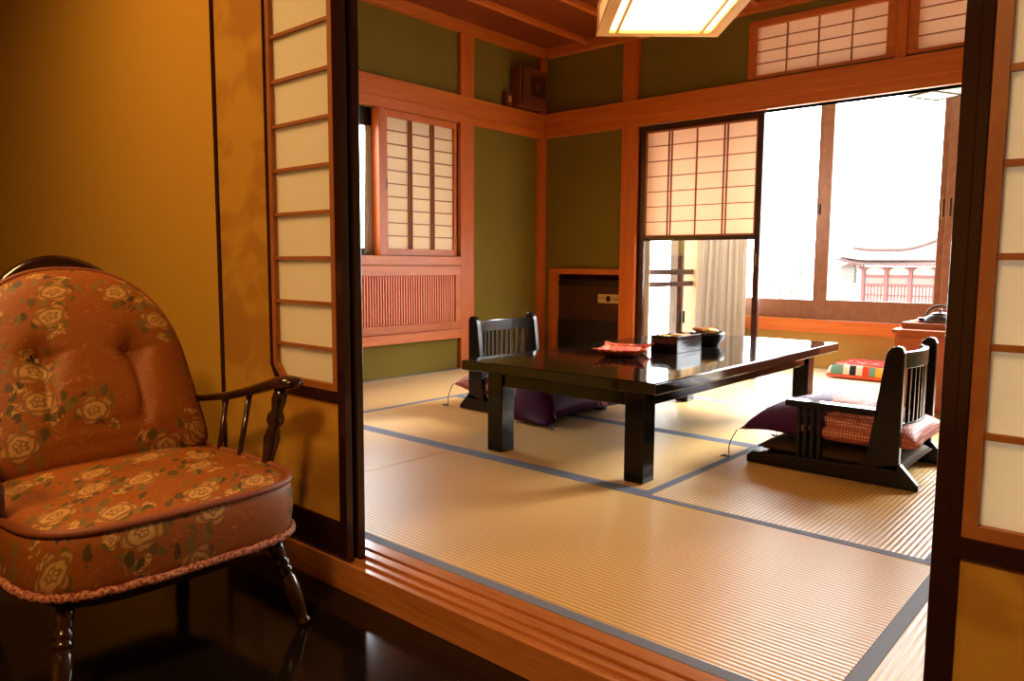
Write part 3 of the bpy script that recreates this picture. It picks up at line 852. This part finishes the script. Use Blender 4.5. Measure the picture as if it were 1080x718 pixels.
# pads and cushions on the chairs
def pad(label, loc, rz, mat='brocade', w=.52, th=.042):
    t = thing('seat_pad', label, 'cushion', loc, rz, 'thin pads on the floor chairs')
    pillow(MB(), w, .425, th, p=9, pinch=.01).build('pad_cover', mat, t, smooth=True, weld=True)
    m = MB(); m.tube([(-w/2+.008, -.203, th*.4), (w/2-.008, -.203, th*.4), (w/2-.008, .203, th*.4), (-w/2+.008, .203, th*.4)], .005, 6, closed=True)
    m.build('piping', 'black_wood', t); return t
pad('thin brown pad under the purple cushion of the right floor chair', (rloc[0]-.325, rloc[1], .0465), PI, 'pad_brown', .54)
pad('thin patterned pad under the purple cushion of the left floor chair', (lloc[0]+.37, lloc[1], .0465), 0, 'brocade', .54, .026)
def zabuton(label, loc, rz, w, d, th, bend, tassel_corners, mat='zabuton', fb=.3, name='zabuton'):
    t = thing(name, label, 'cushion', loc, rz, 'purple silk floor cushions')
    pillow(MB(), w, d, th, n=30, p=3.2, pinch=.10, bend=bend, flat_bottom=fb).build('cover', mat, t, smooth=True, weld=True)
    for (sx, sy) in tassel_corners:
        c = Vector(bend(sx*w/2, sy*d/2, th*fb))
        m = MB(); n = 9
        drop = max(0.0, c.z-loc_floor(loc)-.004)
        pts = [c+Vector((sx*.004+sx*.03*math.sin(i/n*2.2), sy*.012*i/n, -drop*(i/n))) for i in range(n+1)]
        m.tube(pts, .0022, 6)
        m.tube([pts[-1]+Vector((0, 0, .002)), pts[-1]+Vector((sx*.02, 0, .003)), pts[-1]+Vector((sx*.035, .012*sy, .003))], [.003, .005, .002], 6)
        m.build('tassel', 'sheen_thread', t)
    return t
def loc_floor(l): return -l[2]
# right one: front end hangs over the pad
def bend_r(x, y, z):
    k = max(0, x-.2); return (x, y, max(-.098, z-.9*k*k*2.2+(.014*math.sin((x+.1)*14)*(1 if z > .05 else 0))))
zabuton('purple cushion with pink dotted side on the right floor chair', (rloc[0]-.335, rloc[1], .108), PI, .66, .47, .15, bend_r, ((1, 1), (1, -1)))
def bend_l(x, y, z):
    g_ = max(0, min(1, (x+.12)/.3)); g_ = g_*g_*(3-2*g_)
    if y < 0: y *= .72+.28*g_
    k = max(0, -y-.2)*g_
    lo = -.001 if (y > -.235 and x < .335) else -.068
    return (x, y, max(z-14*k*k-.3*max(0, x-.15)+.03*(1-g_)*max(0, -x-.2)/.16, lo+.3*max(0, z)))
zabuton('purple cushion with pink corner on the left floor chair, behind the table leg', (lloc[0]+.315, lloc[1]-.03, .0745), 0, .72, .62, .15, bend_l, ((-1, -1), (1, -1)), 'zabuton_left', .14)

# ------------------------------------------------------------------ cabinet, tray, kettle
ca = thing('low_cabinet', 'reddish wooden low cabinet against the window wall on the right', 'cabinet', (-.41, 3.39, 0), -.0)
MB().box(-.30, .30, -.225, .225, .0, .415).build('body', 'cabinet', ca, .004)
MB().box(-.312, .312, -.242, .235, .415, .44).build('top_board', 'cabinet', ca, .004)
d = MB().box(-.285, .285, -.234, -.225, .03, .395).build('front_door', 'cabinet', ca, .003)
MB().box(-.04, .04, -.243, -.234, .31, .33).build('handle', 'dark_metal', d, .003)
tr = thing('wooden_tray', 'shallow wooden tray on the low cabinet, holding the kettle', 'tray', (-.45, 3.41, .4405))
m = MB()
m.box(-.25, .25, -.165, .165, 0, .008).box(-.25, .25, -.165, -.155, .008, .032).box(-.25, .25, .155, .165, .008, .032).box(-.25, -.24, -.155, .155, .008, .032).box(.24, .25, -.155, .155, .008, .032)
m.build('tray_body', 'tray_wood', tr, .002)
ke = thing('kettle', 'small round dark iron kettle on the wooden tray', 'kettle', (-.545, 3.40, .449), .3)
MB().lathe([(0, .05), (.004, .056), (.02, .075), (.035, .079), (.05, .072), (.062, .05), (.066, .045)], seg=28).build('body', 'iron', ke, smooth=True)
lid = MB().lathe([(.0655, .046), (.07, .044), (.076, .03), (.079, .008), (.085, .006), (.09, .011), (.096, .009), (.098, .001)], seg=24).build('lid', 'iron', ke, smooth=True)
m = MB(); pts = [(math.cos(a)*.066, 0, .058+.058*math.sin(a)) for a in [PI*k/14 for k in range(15)]]
m.tube(pts, .0055, 8).build('handle', 'dark_metal', ke, smooth=True)
MB().tube([(.065, 0, .035), (.09, 0, .045), (.105, 0, .065)], [.014, .011, .008], 10).build('spout', 'iron', ke, smooth=True)
cup = thing('tea_canister', 'small dark tea canister on the left of the tray', 'canister', (-.635, 3.42, .449))
MB().lathe([(0, .022), (.002, .024), (.03, .024), (.032, .02)], seg=20).build('can_body', 'speaker', cup, smooth=True)
MB().lathe([(.032, .0245), (.042, .0245), (.044, .02)], seg=20).build('can_lid', 'black', cup, smooth=True)

# ------------------------------------------------------------------ ceiling lamp
la = thing('ceiling_lamp', 'square wooden framed paper lamp glowing above the table', 'lamp', (-1.396, 1.853, 1.90), math.radians(41.27))
m = MB(); o_, i_ = .30, .245
m.box(-o_, o_, -o_, -i_, 0, .018).box(-o_, o_, i_, o_, 0, .018).box(-o_, -i_, -i_, i_, 0, .018).box(i_, o_, -i_, i_, 0, .018)
for x in (-.205, .205): m.box(x-.008, x+.008, -i_, i_, 0.002, .016)
m.build('lamp_frame', 'lamp_wood', la, .002)
MB().box(-i_, i_, -i_, i_, .016, .022).build('diffuser', 'lamp_white', la)
m = MB(); zt = .13
for (a, b) in ((-1, -1), (1, -1), (-1, 1), (1, 1)): m.box(a*.285-.012, a*.285+.012, b*.285-.012, b*.285+.012, .018, zt)
m.box(-.297, .297, -.297, -.273, zt, zt+.02).box(-.297, .297, .273, .297, zt, zt+.02).box(-.297, -.273, -.273, .273, zt, zt+.02).box(.273, .297, -.273, .273, zt, zt+.02)
m.build('upper_frame', 'lamp_wood', la, .002)
m = MB().box(-.285, .285, -.288, -.284, .02, zt).box(-.285, .285, .284, .288, .02, zt).box(-.288, -.284, -.285, .285, .02, zt).box(.284, .288, -.285, .285, .02, zt)
m.build('side_paper', 'lamp_side', la)
MB().box(-.28, .28, -.28, .28, zt, zt+.008).build('top_panel', 'lamp_wood', la)
MB().tube([(0, 0, zt), (0, 0, CZ-1.90-.03)], .006, 8).build('hanging_cord', 'cord', la)
MB().lathe([(0, .05), (.02, .05), (.03, .035)], (0, 0, CZ-1.90-.03), (0, 0, CZ-1.90)).build('ceiling_rose', 'lamp_wood', la)

# ------------------------------------------------------------------ armchair
ch = thing('armchair', 'wooden armchair with rust floral upholstery by the gold doors', 'armchair', (-1.366, -.58, FZ), 0)
def superpt(th, a, b, p):
    c, s_ = math.cos(th), math.sin(th)
    return (a*abs(c)**(2/p)*(1 if c >= 0 else -1), b*abs(s_)**(2/p)*(1 if s_ >= 0 else -1))
def seat_outline(n=72, grow=0.0):
    pts = []
    for i in range(n):
        f, s_ = superpt(2*PI*i/n, .325+grow, .294+grow, 5)
        f += .02*(1-(s_/.33)**2)*(1 if f > 0 else 0)*min(1, max(0, f/.2))
        if f < 0: s_ *= 1-.08*(-f/.30)
        f -= .047
        pts.append((f, s_))
    return pts
def loft(mb, rings):
    R = [[mb.bm.verts.new(p) for p in r] for r in rings]; n = len(R[0])
    for A, B in zip(R, R[1:]):
        for k in range(n): mb.bm.faces.new((A[k], A[(k+1) % n], B[(k+1) % n], B[k]))
    mb.bm.faces.new(R[0][::-1]); mb.bm.faces.new(R[-1])
    return mb
base = seat_outline()
def ring(sc, z, crown=0):
    return [(f*sc, s_*sc, z+crown*0) for f, s_ in base]
m = MB()
prof = [(.955, .222), (.985, .228), (1.0, .25), (1.012, .285), (1.008, .32), (.995, .345), (.975, .352)]
rings = [ring(a, z) for a, z in prof]
for k in range(1, 12):
    q = k/12; rings.append([(f*.975*(1-q), s_*.975*(1-q), .352+.03*(1-(1-q)**2.2)+.004*math.sin(9*s_*(1-q)+3*f)*q) for f, s_ in base])
loft(m, rings).build('seat_cushion', 'floral', ch, smooth=True)
MB().tube([(f*.99, s_*.99, .351) for f, s_ in base], .0085, 8, closed=True).build('seat_piping', 'piping', ch, smooth=True)
rp = [(f*(1.0+.003*math.sin(i*2.2)), s_*(1.0+.003*math.sin(i*2.2)), .228+.0015*math.sin(i*1.7)) for i, (f, s_) in enumerate(seat_outline(144))]
MB().tube(rp, .009, 8, closed=True)  .build('seat_fringe', 'fringe', ch, smooth=True)
m = MB(); loft(m, [[(f*.86, s_*.86, .185) for f, s_ in base], [(f*.88, s_*.88, .222) for f, s_ in base]]).build('seat_frame', 'chair_wood', ch, .004)
LS = .82
legp = [(0, .017), (.03, .021), (.055, .017), (.09, .0145), (.2, .019), (.42, .0245), (.56, .022), (.60, .017), (.625, .023), (.66, .023), (.685, .017), (.71, .0225), (.745, .0225), (.77, .017), (.8, .019), (.9, .022), (1, .02)]
for (f, s_, df, ds) in ((.215, .225, .065, .04), (.215, -.225, .065, -.04), (-.24, .205, -.07, .04), (-.24, -.205, -.07, -.04)):
    MB().lathe([(a_, r_*LS) for a_, r_ in legp], (f+df, s_+ds, 0), (f, s_, .20), 18).build('leg', 'chair_wood', ch, smooth=True)
# back
BH = .50; ZB = .335; LEAN = .38
def back_outline(n=120, g=0.0):
    pts = []
    for i in range(n):
        th = 2*PI*i/n
        c, s_ = math.cos(th), math.sin(th)
        p = 2.4 if s_ > 0 else 9
        x = abs(c)**(2/p)*(1 if c >= 0 else -1); z = abs(s_)**(2/p)*(1 if s_ >= 0 else -1)
        zz = (z+1)/2
        wd = .288-.055*zz
        pts.append((x*(wd+g), zz*BH+(g*z)))
    return pts
def backpos(s_, h, off):
    # off = distance in front of the back plane
    return (-.20-LEAN*h+off*.96, s_, ZB+h+off*.28)
bo_ = back_outline()
cy = BH*.47
def bulge(rho, s_, h):
    t = .085*max(0, 1-rho**3)**.5
    for (bs, bh) in ((-.105, .27), (.105, .27)):
        dd = math.hypot(s_-bs, (h-bh)*.8); t -= .034*math.exp(-(dd/.032)**2)+.013*math.exp(-((s_-bs)/.008)**2)*math.exp(-((h-bh+.08)/.07)**2)+.009*math.exp(-((h-bh-.25*abs(s_-bs))/.007)**2)*math.exp(-((s_-bs)/.05)**2)
    dd = abs(math.hypot(s_, (h-.17)*1.1)-.115)
    if h < .2: t -= .010*math.exp(-(dd/.02)**2)
    return t
m = MB(); nr = 44; rings = []
rings.append([backpos(s_*.97, cy+(h-cy)*.97, -.035) for s_, h in bo_])
rings.append([backpos(s_, h, -.02) for s_, h in bo_])
for k in range(nr):
    rho = 1-k/nr
    rings.append([backpos(s_*rho, cy+(h-cy)*rho, bulge(rho, s_*rho, cy+(h-cy)*rho)) for s_, h in bo_])
loft(m, rings).build('back_cushion', 'floral', ch, smooth=True)
MB().tube([backpos(s_, h, .004) for s_, h in bo_], .0075, 8, closed=True).build('back_piping', 'piping', ch, smooth=True)
for bs in (-.105, .105):
    o = MB().lathe([(0, .014), (.004, .0135), (.008, .009), (.0095, .001)], backpos(bs, .27, .034), backpos(bs, .27, 1.034), 16)
    o.build('button', 'floral', ch, smooth=True)
hp = []
for i in range(33):
    a = PI*i/32
    hp.append(backpos(.245*math.cos(a), -.12+.652*math.sin(a)**.6, -.045))
MB().tube(hp, [.012+.008*math.sin(PI*i/32) for i in range(33)], 10).build('back_hoop', 'chair_wood', ch, smooth=True)
m = MB()
for s_ in (-.14, -.07, 0, .07, .14):
    m.tube([backpos(s_, -.12, -.045), backpos(s_, .46, -.045)], .007, 8)
m.build('back_spindles', 'chair_wood', ch, smooth=True)
for sd in (1, -1):
    A = [(-.33, sd*.262, .47), (-.24, sd*.285, .480), (-.12, sd*.308, .498), (-.01, sd*.318, .525), (.05, sd*.322, .542), (.10, sd*.324, .555), (.14, sd*.324, .560), (.165, sd*.324, .562), (.178, sd*.324, .562)]
    ww = [.014, .018, .021, .024, .027, .031, .033, .026, .008]
    o = MB().tube([(x, y, z) for x, y, z in A], ww, 14)
    for v in o.bm.verts:       # flatten the round section into a broad, low arm
        near = min(range(len(A)-1), key=lambda i: abs((A[i][0]+A[i+1][0])/2-v.co.x))
        q = (v.co.x-A[near][0])/(A[near+1][0]-A[near][0]); zc = A[near][2]+(A[near+1][2]-A[near][2])*max(0, min(1, q))
        v.co.z = zc+(v.co.z-zc)*.55
    o.build('arm', 'chair_wood', ch, smooth=True)
    MB().lathe([(0, .015), (.1, .017), (.35, .013), (.5, .016), (.62, .021), (.7, .014), (.74, .022), (.78, .022), (.82, .014), (.9, .019), (1, .015)], (.06, sd*.27, .20), (.11, sd*.322, .548), 16).build('arm_post', 'chair_wood', ch, smooth=True)
    for f in (-.03, -.13):
        MB().tube([(f-.02, sd*.258, .20), (f, sd*(.314 if f > -.1 else .302), .50 if f < -.1 else .52)], .0075, 8).build('arm_spindle', 'chair_wood', ch, smooth=True)

# ------------------------------------------------------------------ outside
struct(MB().box(-60, 40, BY+.2, 110, -5.2, -5).box(-60, LX-.2, -6, BY+.2, -5.2, -5).build('ground', 'ground'))
bd_ = thing('temple_building', 'old hall with upswept tiled eaves seen through the right window pane', 'building', (-15.9, 60, -5.0))
k = .0655
def X(px): return (px-935)*k
def Z(v): return (316-v)*k-1.8+5.0
for px in (909.5, 934.7, 960, 986, 1011): MB().box(X(px)-.12, X(px)+.12, -.12, .12, 0, Z(279)).build('pillar', 'bldg_wood', bd_, .02)
MB().box(X(909), X(1011), .15, .25, 0, Z(277)).build('wall', 'bldg_white', bd_)
MB().box(X(909), X(1011), -.02, .15, Z(299), Z(297)).box(X(909), X(1011), -.02, .15, Z(290), Z(287)).build('beam', 'bldg_wood', bd_, .02)
MB().box(X(910), X(1011), .02, .14, Z(297), Z(290)).build('grey_panel', 'bldg_grey', bd_)
for a in (909.5, 934.7, 960, 986):
    f = MB()
    xa_, xb_ = X(a)+.15, X(a+25.4)-.15
    n = 6
    for i in range(n+1): xx = xa_+(xb_-xa_)*i/n; f.box(xx-.03, xx+.03, .0, .1, 1.4, Z(299))
    for i in range(5): zz = 1.4+(Z(299)-1.4)*i/4; f.box(xa_, xb_, .0, .1, zz-.03, zz+.03)
    f.build('lattice_window', 'bldg_wood', bd_)
for px in (909.5, 934.7, 960, 986): MB().box(X(px)-.2, X(px)+.2, -.2, .2, Z(281), Z(279.5)).box(X(px)-.35, X(px)+.35, -.3, .2, Z(279.5), Z(278)).build('bracket', 'bldg_wood', bd_, .02)
# upswept roof: a long curved slab with corner tips
def roof_fn(lower):
    def g(u, v):
        # u along the eave (px 880..1011), v from eave (0) to ridge (1)
        px = 893+(1015-893)*u
        tipl = max(0, (1-u*4))**2
        rise = 17*max(0, (px-945)/50)**1.6
        ve = 270-3*tipl*2-0*rise
        vr = 259-rise-1.0*tipl*3
        vv = ve+(vr-ve)*v**.8
        return (X(px-(1-v)*6*(1-u)**3), -1.6+v*2.4-lower*0, Z(vv)-lower*.3)
    return g
MB().grid(roof_fn(0), 40, 10).grid(roof_fn(1), 40, 10, True).build('roof', 'bldg_roof', bd_, smooth=True)
m = MB()
for i in range(41):
    u = i/40; x_, y_, z_ = roof_fn(0)(u, 0); m.box(x_-.07, x_+.07, y_+.05, .3, z_-.42, z_-.30)
m.build('rafters', 'bldg_wood', bd_)
m = MB(); m.tube([tuple(Vector(roof_fn(0)(i/30, 1))+Vector((0, 0, .12))) for i in range(31)], .16, 8).build('ridge', 'bldg_roof', bd_, smooth=True)
MB().prism([(X(883), Z(278)), (X(901), Z(271)), (X(901), Z(278))], -.6, .6, 'y').build('side_eave', 'bldg_roof', bd_)
m = MB().box(X(884), X(901), -.4, .4, Z(297), Z(289)).box(X(885), X(901), -.35, .35, Z(289), Z(278))
m.build('side_bay', 'bldg_grey', bd_, .02)
MB().box(X(903), X(909), -.1, .4, 0, Z(275)).build('side_wall', 'bldg_white', bd_)
MB().box(X(884), X(903), -.2, .3, 0, Z(297)).build('side_base', 'bldg_white', bd_)

def tree(label, loc, h, spots):
    t = thing('tree', label, 'tree', loc)
    m = MB(); m.tube([(0, 0, 0), (.05, 0, h*.5), (0, .05, h*.85), (.05, 0, h)], [.09, .07, .04, .012], 10)
    fol = MB()
    for (dx, dz, n, r) in spots:
        m.tube([(0.02, 0, h*.8), (dx*.5, 0, h+(dz)*.6-.1), (dx, 0, h+dz)], [.03, .018, .006], 6)
        for i in range(n):
            c = Vector((dx+random.gauss(0, r), random.gauss(0, r), h+dz+random.gauss(0, r)))
            a = Vector((random.gauss(0, 1), random.gauss(0, 1), random.gauss(0, 1))).normalized(); b = a.orthogonal().normalized(); s_ = random.uniform(.025, .05)
            q = [c+a*s_, c+b*s_*.5, c-a*s_, c-b*s_*.5]
            vs = [fol.bm.verts.new(p) for p in q]; fol.bm.faces.new(vs)
    m.build('trunk', 'bark', t, smooth=True); fol.build('foliage', 'leaf', t)
tree('thin leafy tree top seen faintly through the left window pane', (-4.75, 12, -5), 5.2, [(-.17, .25, 45, .09), (.2, .55, 60, .12), (.1, .12, 18, .06), (.3, .42, 30, .1), (-.3, .5, 8, .05)])
nb = thing('beige_stand_in', 'beige box standing in for the pale tone in the bay side window', 'stand-in box', (-2.85, 4.68, -.1))  # added box, stands in for the beige tone behind the side window glass
MB().box(-.11, .08, .0, .12, 0, 2.3).build('box_body', 'pale_wall', nb, .01)
MB().box(-.13, .1, -.01, .13, 2.3, 2.34).build('cap', 'bldg_grey', nb, .004)

# ------------------------------------------------------------------ light
wd = bpy.data.worlds.new('World'); S.world = wd; wd.use_nodes = True
nt = wd.node_tree; nt.nodes.clear()
bg = nt.nodes.new('ShaderNodeBackground'); ow = nt.nodes.new('ShaderNodeOutputWorld')
bg.inputs[0].default_value = (.95, .97, 1, 1); bg.inputs[1].default_value = 28.0
nt.links.new(bg.outputs[0], ow.inputs[0])
def area(name, loc, rot, sx, sy, energy=0, color=(1, 1, 1), portal=False):
    l = bpy.data.lights.new(name, 'AREA'); l.shape = 'RECTANGLE'; l.size = sx; l.size_y = sy; l.energy = energy; l.color = color
    o = bpy.data.objects.new(name, l); COL.objects.link(o); o.location = loc; o.rotation_euler = rot
    if portal: l.cycles.is_portal = True
    return o
area('window_portal', (-.8, BY+.1, 1.25), (-PI/2, 0, 0), 3.4, 1.8, portal=True)
area('window_portal', (-2.74, 4.15, 1.08), (0, -PI/2, 0), 2.0, .75, portal=True)
area('window_portal', (LX-.12, 1.8, 1.3), (0, -PI/2, 0), 1.0, 1.7, portal=True)
sn = bpy.data.lights.new('sun', 'SUN'); sn.energy = 45; sn.angle = math.radians(25); sn.color = (1, .96, .92)
so = bpy.data.objects.new('sun', sn); COL.objects.link(so)
so.rotation_euler = Vector((-.40, -.78, -.52)).to_track_quat('-Z', 'Y').to_euler()
area('front_room_lamp', (-2.0, -1.15, 2.35), (0, 0, 0), .4, .4, 50, (1, .57, .20))
area('front_room_lamp', (-.2, -2.0, 2.35), (0, 0, 0), .4, .4, 95, (1, .60, .24))

# ------------------------------------------------------------------ camera
f_px = 793.69
R = ((0.75117993, 0.66006964, 0.00606441), (0.07145577, -0.07217888, -0.99482877), (-0.65621855, 0.74772874, -0.10138511))
cam = bpy.data.cameras.new('Camera'); co = bpy.data.objects.new('Camera', cam); COL.objects.link(co)
cam.sensor_fit = 'HORIZONTAL'; cam.sensor_width = 36; cam.lens = f_px*36/1080; cam.clip_start = .02; cam.clip_end = 300
mw = Matrix(((R[0][0], -R[1][0], -R[2][0], .4173), (R[0][1], -R[1][1], -R[2][1], -1.28544), (R[0][2], -R[1][2], -R[2][2], .78), (0, 0, 0, 1)))
co.matrix_world = mw
S.camera = co
S.view_settings.view_transform = 'Standard'; S.view_settings.look = 'None'
S.view_settings.exposure = -.7; S.view_settings.gamma = 1; S.view_settings.use_curve_mapping = False
S.cycles.use_denoising = True; S.cycles.max_bounces = 10; S.cycles.diffuse_bounces = 6; S.cycles.glossy_bounces = 5
S.cycles.transparent_max_bounces = 12; S.cycles.transmission_bounces = 8
S.cycles.sample_clamp_indirect = 8
